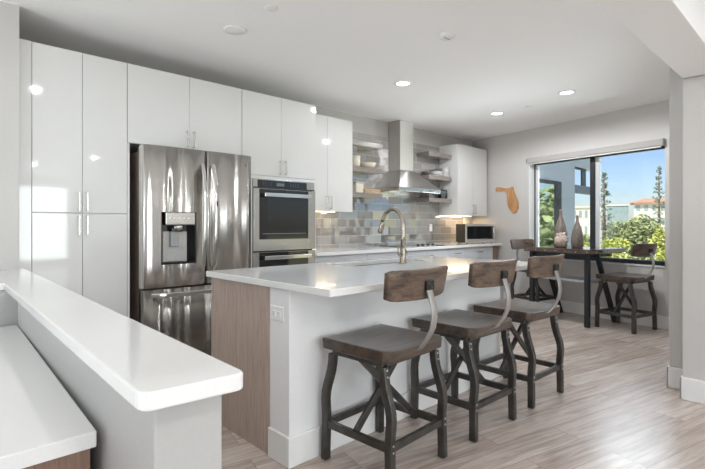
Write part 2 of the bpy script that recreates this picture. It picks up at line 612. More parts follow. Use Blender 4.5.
g.box(.115, .155, S1 - .06, S1 - .022, ZS + .045, ZT - .035).box(.115, .155, .925, .978, ZS + .045, ZT - .035)
g.box(.115, .155, S0 + .035, S0 + .05, ZS + .045, ZT - .035)
g.build('sash', 'light_frame', win, bevel=.003)
B().box(.133, .139, 1.05, S1 - .04, ZS + .045, ZT - .035).box(.143, .149, S0 + .03, .94, ZS + .045, ZT - .035).build('pane', 'window_glass', win)
rv = B()
rv.box(-.003, .11, S1 - .006, S1 + .003, ZS, ZT).box(-.012, .10, S0, S1, ZS - .02, ZS)
rv.build('window_sill', 'trim_white', win)
sh = thing('roller_shade', 'rolled up fabric shade cassette across the top of the window', 'shade', WP, WA)
B().box(-.055, -.002, .072, 1.938, 2.112, 2.19).build('cassette', 'shade_fabric', sh, bevel=.012)
B().box(-.04, -.02, .09, 1.925, 2.095, 2.112).build('shade_roll', 'trim_white', sh, bevel=.006)
B().box(-.058, -.001, .060, .074, 2.108, 2.194).build('end_cap', 'plastic_grey', sh, bevel=.003)['label'] = 'dark grey end cap'
B().lathe([(.036, 0), (.036, .012)], (-.036, 1.936, 2.15), 20, 'Y').build('end_cap', 'shade_fabric', sh)

# tile backsplash
struct(B().box(3.885, 6.74, YB - .012, YB, .9, 2.41).box(3.08, 3.885, YB - .012, YB, .9, 1.36).build('trim_2', 'glass_tile'),
       'glossy grey subway tile backsplash behind the range hood', 'backsplash')

# half wall and its return (left foreground), turned slightly against the cabinets
def half(x, y):                              # point on the half wall's own axes
    return (x + (y - .85) * .0345, y)
hw = B()
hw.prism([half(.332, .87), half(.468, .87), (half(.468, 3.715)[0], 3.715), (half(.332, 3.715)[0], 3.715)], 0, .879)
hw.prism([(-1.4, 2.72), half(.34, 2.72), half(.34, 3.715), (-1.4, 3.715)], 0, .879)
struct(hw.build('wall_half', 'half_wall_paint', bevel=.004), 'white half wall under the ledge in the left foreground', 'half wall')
def rounded(pts, radii, seg=6):
    out = []
    n = len(pts)
    for i, p in enumerate(pts):
        r = radii[i]
        p = Vector(p)
        if not r:
            out.append(tuple(p)); continue
        a = (Vector(pts[i - 1]) - p).normalized()
        b = (Vector(pts[(i + 1) % n]) - p).normalized()
        for k in range(seg + 1):
            t = k / seg
            q = p + a * r * (1 - t) ** 2 + b * r * t ** 2
            out.append(tuple(q))
    return out
cap_pts = rounded([half(.291, .818), half(.487, .800), (half(.481, 3.717)[0], 3.717), (-1.4, 3.717), (-1.4, 2.84), half(.291, 2.84)],
                  [.028, .028, 0, 0, 0, .02])
tag(B().prism(cap_pts, .880, .914).build('bar_ledge', 'quartz', bevel=.005, seg=3), 'white quartz ledge capping the half wall in the left foreground', 'ledge')
dk = thing('built_in_desk', 'low white topped desk with brown wood front, left of the half wall', 'desk', (-.4, 1.9, 0))
dpts = [(-1.3, 1.185), half(.312, 1.185), half(.330, 2.712), (-1.3, 2.712)]
B().prism(rounded(dpts, [0, .006, 0, 0]), .690, .727).build('desk_top', 'quartz', dk, (-.4, 1.9, 0), bevel=.003)
B().prism([(-1.25, 1.215), half(.305, 1.215), half(.325, 2.70), (-1.25, 2.70)], .0, .689).build('desk_cabinet', 'desk_veneer', dk, (-.4, 1.9, 0), bevel=.002)

# ------------------------------------------------------------------ cabinets
def pull(x, y, z0, z1, parent, off, horiz=False):
    """flat bar pull; the front it is on faces -Y at plane y"""
    b = B()
    d = .032
    if horiz:
        b.box(z0, z1, y - d - .010, y - d, x - .006, x + .006)
        b.box(z0 + .004, z0 + .014, y - d, y, x - .005, x + .005).box(z1 - .014, z1 - .004, y - d, y, x - .005, x + .005)
    else:
        b.box(x - .006, x + .006, y - d - .010, y - d, z0, z1)
        b.box(x - .005, x + .005, y - d, y, z0 + .004, z0 + .014).box(x - .005, x + .005, y - d, y, z1 - .014, z1 - .004)
    return b.build('handle', 'pull_metal', parent, off, bevel=.002)
def front(name, x0, x1, z0, z1, y, parent, off, mat='cabinet_gloss', th=.019, gap=.0016):
    return B().box(x0 + gap, x1 - gap, y, y + th, z0 + gap, z1 - gap).build(name, mat, parent, off, bevel=.0012)
YC = 3.76
TOP = 2.432
def cab(name, label, x, z=0, group=None):
    return thing(name, label, 'cabinet', (x, 4.0, z), 0, group)
o = (.93, 4.0, 0)
c = cab('pantry_cabinet', 'tall glossy white pantry cabinet with four doors, left of the fridge', .93)
B().box(.628, 1.236, YC + .02, YB - .005, .0, TOP).box(1.236, 1.252, YC + .02, YB - .005, 0, 1.822).build('carcass', 'cabinet_shell', c, o)
B().box(.556, .626, YC, YC + .019, .0, TOP).build('filler_panel', 'cabinet_gloss', c, o, bevel=.001)
B().box(1.236, 1.252, YC - .001, YC + .02, .0, 1.822).build('side_panel', 'cabinet_gloss', c, o, bevel=.001)
for a, b, hx in ((.628, .931, .903), (.931, 1.235, .955)):
    d = front('door', a, b, 1.286, TOP, YC, c, o); pull(hx, YC, 1.300, 1.436, d, o)
    d = front('door', a, b, .10, 1.284, YC, c, o); pull(hx, YC, 1.130, 1.266, d, o)
o = (1.73, 4.0, 1.825)
c = cab('bridge_cabinet', 'glossy white cabinet above the fridge', 1.73, 1.825)
B().box(1.238, 2.218, YC + .02, YB - .005, 1.827, TOP).build('carcass', 'cabinet_shell', c, o)
for a, b, hx in ((1.237, 1.728, 1.700), (1.728, 2.219, 1.756)):
    d = front('door', a, b, 1.826, TOP, YC, c, o); pull(hx, YC, 1.838, 1.978, d, o)
o = (2.65, 4.0, 0)
c = cab('oven_cabinet', 'tall glossy white cabinet housing the wall ovens', 2.65)
sb = B()
sb.box(2.222, 2.328, YC + .0, YB - .005, 0, 1.662).box(3.055, 3.08, YC, YB - .005, 0, 1.662)
sb.box(2.328, 3.055, YC, YB - .005, 1.633, 1.662).box(2.328, 3.055, YC, YB - .005, 0, .22).box(2.328, 3.055, YB - .03, YB - .005, .22, 1.633)
sb.box(2.222, 3.08, YC + .02, YB - .005, 1.662, TOP)
sb.build('carcass', 'cabinet_gloss', c, o)
for a, b, hx in ((2.222, 2.650, 2.630), (2.650, 3.08, 2.686)):
    d = front('door', a, b, 1.664, TOP, YC, c, o); pull(hx, YC, 1.682, 1.822, d, o)
YU = 4.03
def upper(label, x0, x1, z0, hpair, watts):
    o = ((x0 + x1) / 2, 4.0, z0)
    c = cab('wall_cabinet', label, o[0], z0)
    B().box(x0, x1, YU + .02, YB - .014, z0 + .012, TOP).build('carcass', 'cabinet_gloss', c, o)
    m = (x0 + x1) / 2
    for a, b, hx in ((x0, m, m - .030), (m, x1, m + .030)):
        d = front('door', a, b, z0, TOP, YU, c, o); pull(hx, YU, z0 + hpair[0], z0 + hpair[1], d, o)
    st = B().box(x0 + .06, x1 - .06, YB - .10, YB - .075, z0 + .004, z0 + .012).build('light_strip', 'strip_glow', c, o)
    st['label'] = 'warm glowing strip'
    lamp('strip_light', 'AREA', ((0), YB - .12 - 4.0, .0), (0, 0, 0), watts, (1, .74, .46), c, shape='RECTANGLE', size=x1 - x0 - .1, size_y=.05)
    return c
upper('glossy white wall cabinet between the ovens and the left shelves', 3.083, 3.868, 1.352, (.028, .175), .9)
upper('glossy white wall cabinet above the microwave', 6.075, 6.918, 1.338, (.035, .18), 2.6)

# base cabinets under the back counter
for x0, x1, kind, lab in ((3.084, 3.86, 'doors', 'pale grey base cabinet beside the ovens'), (3.862, 4.58, 'drawers', 'pale grey drawer base left of the cooktop'),
                     (4.582, 5.49, 'wide', 'pale grey base cabinet under the cooktop'), (5.492, 5.838, 'drawers', 'narrow pale grey drawer base left of the microwave'),
                     (5.84, 6.665, 'wide', 'pale grey base cabinet under the microwave')):
    o = ((x0 + x1) / 2, 4.0, 0)
    c = cab('base_cabinet', lab, o[0])
    B().box(x0, x1, 3.80, YB - .014, .1, .872).box(x0, x1, 3.85, YB - .014, 0, .1).build('carcass', 'lower_cabinet', c, o)
    d = front('drawer', x0, x1, .70, .868, 3.78, c, o, 'lower_cabinet')
    m = (x0 + x1) / 2
    pull(.80, 3.78, m - .07, m + .07, d, o, True)
    if kind == 'drawers':
        for za, zb in ((.40, .70), (.10, .40)):
            d = front('drawer', x0, x1, za, zb, 3.78, c, o, 'lower_cabinet')
            pull(zb - .07, 3.78, m - .07, m + .07, d, o, True)
    else:
        for a, b, hx in ((x0, m, m - .03), (m, x1, m + .03)):
            d = front('door', a, b, .10, .70, 3.78, c, o, 'lower_cabinet')
            pull(hx, 3.78, .54, .68, d, o)
    if x1 == 6.665:
        B().box(6.667, 6.86, 3.80, 3.82, .0, .872).build('filler_panel', 'desk_veneer', c, o)['label'] = 'brown filler at the wall'  # brown sheet closing the gap to the window wall
def wall_x(y):                               # inner face of the window wall
    return WP.x + (y - WP.y) * math.tan(R(13.3))
tag(B().prism([(3.083, 3.745), (wall_x(3.745) - .004, 3.745), (wall_x(YB - .014) - .004, YB - .014), (3.083, YB - .014)], .876, .914)
    .build('back_counter', 'quartz', bevel=.003), 'long white quartz counter along the tiled back wall', 'countertop')

# ------------------------------------------------------------------ refrigerator
FX0, FX1, FS, FY = 1.302, 2.222, 1.797, 3.605
o = (1.76, 4.0, 0)
fr = thing('refrigerator', 'stainless french door refrigerator with water dispenser', 'refrigerator', o)
B().box(FX0 + .006, FX1 - .006, FY + .11, 4.33, .02, 1.765).build('cabinet_body', 'fridge_side', fr, o, bevel=.004)
hb = B()
hb.box(FX0 + .02, FX0 + .13, FY + .03, FY + .20, 1.766, 1.802)
hb.build('hinge_cover', 'fridge_side', fr, o, bevel=.004)
B().box(FX1 - .13, FX1 - .02, FY + .03, FY + .20, 1.766, 1.802).build('hinge_cover', 'fridge_side', fr, o, bevel=.004)
def bowed_door(x0, x1, z0, z1, bow, th=.10, hole=None):
    """door slab whose front bulges slightly; optional rectangular hole (x0, x1, z0, z1) left open for the dispenser"""
    b = B()
    nx = 12
    xs_ = [x0 + (x1 - x0) * i / nx for i in range(nx + 1)]
    zs_ = [z0, z1]
    if hole:
        xs_ = sorted(set(xs_ + [hole[0], hole[1]]))
        zs_ = sorted([z0, hole[2], hole[3], z1])
    def fy(x):
        t = (x - FX0) / (FX1 - FX0) * 2 - 1
        e = min(x - x0, x1 - x) / .02
        return FY - bow * (1 - t * t) + (0.006 * (1 - min(e, 1)) ** 2)
    def inh(i, j):
        return hole and xs_[i] >= hole[0] - 1e-6 and xs_[i + 1] <= hole[1] + 1e-6 and zs_[j] >= hole[2] - 1e-6 and zs_[j + 1] <= hole[3] + 1e-6
    fv = [[b.bm.verts.new((x, fy(x), z)) for z in zs_] for x in xs_]
    bv = [[b.bm.verts.new((x, FY + th, z)) for z in zs_] for x in xs_]
    n, m = len(xs_) - 1, len(zs_) - 1
    for i in range(n):
        for j in range(m):
            if inh(i, j): continue
            q = b.bm.faces.new([fv[i][j], fv[i + 1][j], fv[i + 1][j + 1], fv[i][j + 1]]); q.smooth = True
            b.bm.faces.new([bv[i][j], bv[i][j + 1], bv[i + 1][j + 1], bv[i + 1][j]])
    for i in range(n):
        b.bm.faces.new([fv[i][0], bv[i][0], bv[i + 1][0], fv[i + 1][0]])
        b.bm.faces.new([fv[i][m], fv[i + 1][m], bv[i + 1][m], bv[i][m]])
    for j in range(m):
        b.bm.faces.new([fv[0][j], fv[0][j + 1], bv[0][j + 1], bv[0][j]])
        b.bm.faces.new([fv[n][j], bv[n][j], bv[n][j + 1], fv[n][j + 1]])
    return b
HOLE = (1.428, 1.708, .895, 1.302)
seam = 1.797
dl = bowed_door(FX0, seam - .004, .722, 1.806, .014, hole=HOLE).build('door', 'steel_fridge', fr, o)
dr = bowed_door(seam + .004, FX1, .722, 1.806, .014).build('door', 'steel_fridge', fr, o)
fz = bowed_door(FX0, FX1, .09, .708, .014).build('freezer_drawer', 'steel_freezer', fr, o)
def bow_handle(x, z0, z1, y):
    pts = []
    for i in range(19):
        t = i / 18
        s_ = math.sin(math.pi * t)
        pts.append((x, y - .012 - .062 * (s_ ** .6), z0 + (z1 - z0) * t))
    return pts
B().sweep(bow_handle(1.752, .83, 1.70, FY - .012), .030, .018, (1, 0, 0), True).build('handle', 'chrome', dl, o, bevel=.006)
hr = B().sweep(bow_handle(1.848, .83, 1.70, FY - .012), .030, .018, (1, 0, 0), True).build('handle', 'chrome', dr, o, bevel=.006)
B().box(1.842, 1.853, FY - .096, FY - .088, 1.352, 1.392).build('door_button', 'black_gloss', dr, o)
hz = []
for i in range(15):
    t = i / 14
    hz.append((1.35 + .83 * t, FY - .014 - .06 * math.sin(math.pi * t) ** .35, .667))
B().sweep(hz, .036, .018, (0, 0, 1), True).build('handle', 'chrome', fz, o, bevel=.006)
# dispenser: dark niche, silver control panel on top, grey cradle and paddle
dp = B()
x0, x1, z0, z1 = HOLE
dp.box(x0, x0 + .006, FY - .008, FY + .085, z0, z1).box(x1 - .006, x1, FY - .008, FY + .085, z0, z1)
dp.box(x0, x1, FY + .080, FY + .086, z0, z1).box(x0, x1, FY - .008, FY + .085, z1 - .005, z1).box(x0, x1, FY - .010, FY + .085, z0, z0 + .012)
disp = dp.build('dispenser', 'black_gloss', dl, o, bevel=.001)
B().box(x0 + .03, x1 - .012, FY - .018, FY + .02, 1.200, 1.300).build('control_panel', 'steel', dl, o, bevel=.006)
B().box(x0 + .035, x1 - .05, FY + .05, FY + .08, .91, 1.15).build('dispenser_back', 'ceramic_grey', dl, o, bevel=.006)
B().lathe([(.04, 0), (.05, .03), (.05, .05)], ((x0 + x1) / 2 + .005, FY + .035, 1.148), 20).build('nozzle', 'steel', dl, o)
B().box((x0 + x1) / 2 - .055, (x0 + x1) / 2 + .01, FY + .02, FY + .045, 1.03, 1.15).build('paddle', 'plastic_grey', dl, o, bevel=.005)
for i in range(5):
    B().box(x0 + .055 + i * .038, x0 + .068 + i * .038, FY - .0195, FY - .0175, 1.248, 1.258).build('panel_icon', 'plastic_white', dl, o)
em = B()
ec = (2.165, FY - .0075, 1.742)
em.lathe([(.0165, 0), (.0165, .003), (.0125, .003), (.0125, 0)], ec, 24, 'Y', cap=False)
em.box(ec[0] - .005, ec[0] - .002, ec[1] - .001, ec[1] + .003, ec[2] - .008, ec[2] + .008)
em.box(ec[0] - .005, ec[0] + .009, ec[1] - .001, ec[1] + .003, ec[2] - .008, ec[2] - .005)
em.build('round_emblem', 'chrome', dr, o)

# ------------------------------------------------------------------ double wall oven
o = (2.69, 4.0, .22)
ov = thing('wall_oven', 'stainless double wall oven with black glass doors', 'oven', o)
OX0, OX1 = 2.331, 3.052
B().box(OX0 + .02, OX1 - .02, YC - .004, 4.33, .24, 1.61).build('oven_body', 'black_matte', ov, o)
B().box(OX0, OX0 + .047, YC - .012, YC - .004, 1.545, 1.631).box(OX1 - .10, OX1, YC - .012, YC - .004, 1.545, 1.631).box(OX0 + .047, OX1 - .10, YC - .012, YC - .004, 1.622, 1.631)\
    .build('control_surround', 'steel', ov, o, bevel=.001)
cp = B().box(OX0 + .047, OX1 - .10, YC - .016, YC - .004, 1.556, 1.622).build('control_panel', 'black_gloss', ov, o, bevel=.001)
B().box(2.585, 2.675, YC - .0175, YC - .0155, 1.572, 1.602).build('display', 'screen_grey', cp, o)
kb = B()
for i in range(4):
    for j in range(3):
        kb.box(2.43 + i * .03, 2.438 + i * .03, YC - .0172, YC - .0155, 1.572 + j * .013, 1.576 + j * .013)
        kb.box(2.75 + i * .03, 2.758 + i * .03, YC - .0172, YC - .0155, 1.572 + j * .013, 1.576 + j * .013)
kb.build('touch_keys', 'screen_grey', cp, o)
B().box(OX0 + .002, OX1 - .004, YC - .026, YC - .006, 1.546, 1.555).build('vent_bar', 'black_matte', ov, o)
def oven_door(z0, z1, glass_z, hz_):
    b = B()
    y0, y1 = YC - .030, YC - .006
    gx0, gx1 = OX0 + .055, OX1 - .095
    b.box(OX0, gx0, y0, y1, z0, z1).box(gx1, OX1, y0, y1, z0, z1).box(gx0, gx1, y0, y1, z0, glass_z[0]).box(gx0, gx1, y0, y1, glass_z[1], z1)
    d = b.build('oven_door', 'steel', ov, o, bevel=.001)
    B().box(gx0 - .002, gx1 + .002, y0 - .001, y1 - .003, glass_z[0], glass_z[1]).build('door_glass', 'black_gloss', d, o)
    ins = B()
    ins.box(gx0 + .03, gx1 - .03, y0 - .0016, y0, glass_z[0] + .05, glass_z[0] + .054)
    ins.build('glass_line', 'plastic_grey', d, o)
    h = B()
    h.box(gx0 + .030, gx1 + .012, y0 - .050, y0 - .034, hz_ - .019, hz_ + .019)
    h.box(gx0 + .04, gx0 + .065, y0 - .036, y0, hz_ - .012, hz_ + .012).box(gx1 - .05, gx1 - .025, y0 - .036, y0, hz_ - .012, hz_ + .012)
    h.build('handle', 'chrome', d, o, bevel=.005)
    return d
d1 = oven_door(.958, 1.540, (1.066, 1.536), 1.482)
B().box(2.625, 2.695, YC - .0318, YC - .030, 1.018, 1.026).build('badge', 'chrome', d1, o)
oven_door(.25, .945, (.36, .941), .893)

# ------------------------------------------------------------------ range hood, cooktop, shelves
o = (5.03, 4.2, 1.64)
hd = thing('range_hood', 'stainless chimney range hood above the cooktop', 'range hood', o)
B().box(4.885, 5.165, 4.155, YB - .013, 1.93, CEIL - .002).build('chimney', 'steel_hood', hd, o, bevel=.002)
hx0, hx1, hy0, hy1 = 4.595, 5.50, 3.925, YB - .013
B().hexa([(hx0, hy0, 1.695), (hx1, hy0, 1.695), (hx1, hy1, 1.695), (hx0, hy1, 1.695)],
         [(4.87, 4.14, 1.945), (5.18, 4.14, 1.945), (5.18, hy1, 1.945), (4.87, hy1, 1.945)]).build('canopy', 'steel_hood', hd, o, bevel=.002)
B().box(hx0, hx1, hy0, hy1, 1.643, 1.694).build('lip', 'steel', hd, o, bevel=.003)
kb = B()
for i in range(4):
    kb.cyl((5.20 + i * .03, hy0 - .003, 1.668), .007, .005, 'Y', 12)
kb.build('button_row', 'black_gloss', hd, o)
ct = thing('cooktop', 'black glass cooktop with knobs set in the back counter', 'cooktop', (5.05, 4.05, .915))
B().box(4.62, 5.46, 3.83, 4.30, .9145, .922).build('glass_plate', 'black_gloss', ct, (5.05, 4.05, .915), bevel=.002)
for kx in (4.93, 5.03, 5.15, 5.25):
    B().lathe([(.021, 0), (.021, .008), (.017, .024), (.015, .026)], (kx, 3.885, .9225), 18).build('knob', 'black_matte', ct, (5.05, 4.05, .915))
for bx, by, br in ((4.80, 4.03, .10), (4.80, 4.21, .065), (5.28, 4.03, .075), (5.28, 4.2, .09), (5.04, 4.12, .11)):
    B().lathe([(br, 0), (br, .0012), (br - .004, .0012), (br - .004, 0)], (bx, by, .922), 32, cap=False).build('burner_ring', 'plastic_grey', ct, (5.05, 4.05, .915))

SY0, SY1 = 4.135, YB - .013
for side, x0, x1, heads in (('left', 3.872, 4.512, (2.248, 1.925, 1.604)), ('right', 5.502, 6.072, (2.270, 1.932, 1.600))):
    for lev, zt in zip(('top', 'middle', 'bottom'), heads):
        lab = {'top': 'uppermost', 'middle': 'middle', 'bottom': 'lowest'}[lev] + ' grey wood floating shelf ' + side + ' of the range hood'
        o_ = ((x0 + x1) / 2, SY1, zt - .06)
        s_ = B().box(x0, x1, SY0, SY1, zt - .062, zt).build('floating_shelf', 'shelf_wood', None, o_, bevel=.002, loc=o_)
        tag(s_, lab, 'shelf', 'floating shelves beside the hood')

def pot(name, label, cat, x, y, z, prof, mat, group=None):
    b = B().lathe(prof, (0, 0, 0), 28).build(name, mat, loc=(x, y, z))
    return tag(b, label, cat, group)
def cup_prof(r, h, t=.005):
    return [(r * .75, 0), (r * .95, h * .2), (r, h), (r - t, h), (r * .88, h * .2), (r * .5, t), (.001, t)]
zl = 1.9255
tc_ = pot('mug', 'tall cream cup on the middle left shelf', 'mug', 4.10, 4.22, zl, cup_prof(.062, .14), 'ceramic_cream')
pot('bowl', 'wide cream bowl beside the tall cup on the middle left shelf', 'bowl', 4.34, 4.24, zl, [(.06, 0), (.09, .02), (.112, .072), (.106, .072), (.085, .022), (.05, .006), (.001, .006)], 'ceramic_cream')
zl = 1.6045
jb = thing('canister', 'square cream canister on the lowest left shelf', 'canister', (4.12, 4.225, zl))
B().box(-.065, .065, -.065, .065, 0, .115).build('jar_body', 'ceramic_cream', jb, bevel=.008)
B().box(-.068, .068, -.068, .068, .1155, .132).build('lid', 'ceramic_grey', jb, bevel=.004)
tag(B().box(-.155, .145, -.07, .07, 0, .055).box(-.150, .140, -.065, .065, .055, .060).build('wooden_box', 'bowl_wood', loc=(4.362, 4.235, zl), bevel=.004), 'flat pale wooden box on the lowest left shelf', 'box')
zr = 1.9325
gb = thing('bowl_stack', 'grey pot with dark lid on the middle right shelf', 'pot', (5.82, 4.245, zr))
B().lathe([(.07, 0), (.092, .012), (.096, .075), (.09, .078)], (0, 0, 0), 28).build('pot_body', 'ceramic_grey', gb)
B().lathe([(.098, 0), (.098, .008), (.05, .02), (.012, .024), (.012, .036), (.001, .037)], (0, 0, .0785), 28).build('lid', 'ceramic_dark', gb)
gb.name = 'lidded_pot'
cn = thing('canister', 'tall round grey canister on the middle right shelf', 'canister', (5.99, 4.215, zr))
B().lathe([(.068, 0), (.07, .004), (.07, .12), (.066, .124)], (0, 0, 0), 28).build('jar_body', 'ceramic_grey', cn)
B().lathe([(.072, 0), (.072, .012), (.01, .016), (.01, .026), (.001, .027)], (0, 0, .1242), 28).build('lid', 'ceramic_grey', cn)
pot('bowl', 'small dark wooden bowl at the left of the middle right shelf', 'bowl', 5.60, 4.26, zr, [(.04, 0), (.065, .015), (.078, .05), (.073, .05), (.055, .016), (.03, .006), (.001, .006)], 'ceramic_dark')
zr = 1.6005
for x, y, h, lab in ((5.80, 4.24, .10, 'short clear glass jar on the lowest right shelf'), (5.97, 4.22, .12, 'taller clear glass jar at the end of the lowest right shelf')):
    j = thing('glass_jar', lab, 'jar', (x, y, zr))
    B().lathe([(.055, 0), (.062, .006), (.062, h), (.05, h + .012), (.047, h + .012), (.058, h), (.058, .01), (.001, .008)], (0, 0, 0), 24).build('jar_body', 'jar_glass', j)
    B().lathe([(.056, 0), (.056, .014), (.012, .018), (.012, .03), (.001, .032)], (0, 0, h + .0125), 24).build('lid', 'chrome', j)
tag(B().box(-.06, .06, -.09, .09, 0, .025).box(-.055, .055, -.085, .085, .025, .045).build('reflection_block', 'ceramic_dark', loc=(5.60, 4.255, zr), bevel=.004),
    'dark block standing in for a reflection at the left of the lowest right shelf', 'reflection block')  # dark block shaped in place of a reflection on the shelf end

# microwave, turned a little into the room
mw = thing('microwave', 'black and stainless microwave on the back counter', 'microwave', (6.25, 4.0, .915), R(-25))
B().box(0, .535, .02, .29, .012, .302).build('case', 'black_matte', mw, bevel=.006)
fm = B()
fm.box(0, .535, 0, .02, .012, .068).box(0, .535, 0, .02, .265, .302).box(0, .022, 0, .02, .068, .265).box(.505, .535, 0, .02, .068, .265)
fm.build('front_frame', 'appliance_silver', mw, bevel=.002)
B().box(.022, .505, .003, .02, .068, .265).build('door_glass', 'black_gloss', mw)
B().cyl((.478, -.028, .075), .009, .17, 'Z', 14).box(.474, .482, -.028, .004, .085, .095).box(.474, .482, -.028, .004, .225, .235).build('handle', 'chrome', mw)
fb = B()
for x, y in ((.04, .04), (.49, .04), (.04, .26), (.49, .26)):
    fb.cyl((x, y, 0), .014, .012)
fb.build('foot_pad', 'black_matte', mw)

def outlet(name, label, loc, rz, horiz, parts=True):
    t = thing(name, label, 'outlet', loc, rz)
    w_, h_ = (.118, .074) if horiz else (.072, .116)
    B().box(-w_ / 2, w_ / 2, -.006, 0, -h_ / 2, h_ / 2).build('cover_plate', 'plastic_white', t, bevel=.003)
    for s_ in (-1, 1):
        cx_, cz_ = (s_ * .021, 0) if horiz else (0, s_ * .021)
        B().box(cx_ - .015, cx_ + .015, -.0082, -.0058, cz_ - .014, cz_ + .014).build('socket', 'plastic_white', t, bevel=.002)
        q = B()
        if horiz:
            q.box(cx_ - .006, cx_ + .004, -.0088, -.0078, cz_ + .004, cz_ + .006).box(cx_ - .006, cx_ + .004, -.0088, -.0078, cz_ - .006, cz_ - .004)
        else:
            q.box(cx_ - .006, cx_ - .004, -.0088, -.0078, cz_ - .004, cz_ + .006).box(cx_ + .004, cx_ + .006, -.0088, -.0078, cz_ - .004, cz_ + .006)
        q.build('slot', 'black_matte', t)
    return t
outlet('wall_outlet', 'white outlet on the end of the kitchen island', (1.3845, 1.998, .749), R(-90), True)
outlet('wall_outlet', 'white outlet on the tiles right of the cooktop', (5.85, YB - .0125, 1.16), 0, False)

# Florida-shaped wooden plaque on the window wall
flo = [(2.581, 1.808), (2.488, 1.802), (2.391, 1.777), (2.286, 1.773), (2.259, 1.795), (2.231, 1.788), (2.231, 1.751), (2.197, 1.675), (2.166, 1.614), (2.135, 1.525), (2.139, 1.451), (2.175, 1.393), (2.231, 1.38), (2.286, 1.433), (2.334, 1.502), (2.352, 1.593), (2.352, 1.661), (2.372, 1.715), (2.429, 1.741), (2.468, 1.736), (2.581, 1.743)]
tag(wplace(B().prism(flo, -.019, -.0015, frame=lambda a, b, c: (c, a, b)).build('wooden_plaque', 'plaque_wood', bevel=.003)),
    'brown wooden cutout of a state shape hung on the grey wall', 'wall art')

# ------------------------------------------------------------------ island
o = (2.4, 2.2, 0)
isl = thing('kitchen_island', 'white kitchen island with a brown wood end panel', 'island', o)
B().box(1.385, 3.46, 1.895, 2.066, 0, .878).build('knee_wall', 'island_paint', isl, o, bevel=.003)
B().box(1.383, 1.405, 2.068, 2.705, 0, .878).build('end_panel', 'island_veneer', isl, o, bevel=.001)['label'] = 'brown wood veneer end panel'
cb = B()
cb.box(1.407, 2.18, 2.068, 2.68, .0, .878).box(3.22, 3.44, 2.068, 2.68, 0, .878).box(2.18, 3.22, 2.068, 2.68, 0, .66).box(2.18, 3.22, 2.66, 2.68, .66, .878)
cb.build('cabinet_body', 'lower_cabinet', isl, o)
B().box(3.441, 3.46, 2.068, 2.705, 0, .878).build('end_panel', 'island_veneer', isl, o)
b_ = B().box(1.368, 3.476, 1.878, 1.894, 0, .152).box(1.368, 1.384, 1.894, 2.062, 0, .152).box(3.461, 3.476, 1.894, 2.066, 0, .152)
b_.build('baseboard', 'trim_white', isl, o, bevel=.005)
SX0, SX1, SY_0, SY_1 = 2.26, 3.10, 2.335, 2.635
IX0, IX1, IY0, IY1 = 1.362, 3.53, 1.563, 2.737
sl = B()
xs_ = [IX0, SX0, SX1, IX1]; ys_ = [IY0, SY_0, SY_1, IY1]
for zz in (.8795, .914):
    vv = [[sl.bm.verts.new((x, y, zz)) for y in ys_] for x in xs_]
    for i in range(3):
        for j in range(3):
            if i == 1 and j == 1: continue
            sl.bm.faces.new([vv[i][j], vv[i + 1][j], vv[i + 1][j + 1], vv[i][j + 1]])
    if zz < .9: lo_ = vv
    else: hi_ = vv
for i in range(3):
    for j in (0, 3):
        sl.bm.faces.new([lo_[i][j], lo_[i + 1][j], hi_[i + 1][j], hi_[i][j]])
        sl.bm.faces.new([lo_[j][i], lo_[j][i + 1], hi_[j][i + 1], hi_[j][i]])
for a, b in (((1, 1), (2, 1)), ((2, 1), (2, 2)), ((2, 2), (1, 2)), ((1, 2), (1, 1))):
    sl.bm.faces.new([lo_[a[0]][a[1]], lo_[b[0]][b[1]], hi_[b[0]][b[1]], hi_[a[0]][a[1]]])
tag(sl.build('island_countertop', 'quartz', bevel=.004, seg=3), 'thick white quartz top of the kitchen island', 'countertop')
sk = B()
t_ = .004
a0, a1, c0, c1, zb, zt = SX0 + .012, SX1 - .012, SY_0 + .012, SY_1 - .012, .69, .8785
for b in ((a0 - t_, a1 + t_, c0 - t_, c0, zb, zt), (a0 - t_, a1 + t_, c1, c1 + t_, zb, zt), (a0 - t_, a0, c0, c1, zb, zt), (a1, a1 + t_, c0, c1, zb, zt), (a0 - t_, a1 + t_, c0 - t_, c1 + t_, zb - t_, zb)):
    sk.box(*b)
snk = thing('kitchen_sink', 'undermount brown steel sink set into the island top', 'sink', (2.68, 2.48, .686))
sk.build('basin', 'sink_steel', snk, (2.68, 2.48, .686))
B().lathe([(.045, 0), (.045, .004), (.03, .005), (.001, .002)], (2.68, 2.48, .6905), 20).build('drain', 'chrome', snk, (2.68, 2.48, .686))
# faucet
fo = (2.672, 2.245, .9145)
fc = thing('faucet', 'tall arched brushed bronze faucet on the island', 'faucet', fo)
B().lathe([(.029, 0), (.029, .006), (.024, .012), (.0225, .10), (.0225, .11), (.018, .125)], (0, 0, 0), 24).build('base', 'faucet_metal', fc)
pts = [(0, 0, .11), (0, 0, .2), (0, 0, .285)]
r_ = .104
fdx, fdy = .0, 1.0
for i in range(1, 15):
    a = math.pi * i / 14 * .93
    q = r_ - r_ * math.cos(a)
    pts.append((fdx * q, fdy * q, .285 + r_ * 1.15 * math.sin(a)))
B().tube(pts, .0135, 16, [.0185 - .003 * min(1, i / 4) for i in range(len(pts))]).build('spout', 'faucet_metal', fc)
e = Vector(pts[-1]); d_ = (Vector(pts[-1]) - Vector(pts[-2])).normalized()
B().tube([e, e + d_ * .02, e + d_ * .05, e + d_ * .085, e + d_ * .09], .016, 16, [.0155, .0175, .019, .022, .019]).build('spray_head', 'faucet_metal', fc)
B().tube([(-.018, 0, .065), (-.040, 0, .067), (-.052, 0, .072), (-.056, 0, .09), (-.058, 0, .15)], .006, 10, [.012, .011, .009, .007, .005]).build('lever', 'faucet_metal', fc)

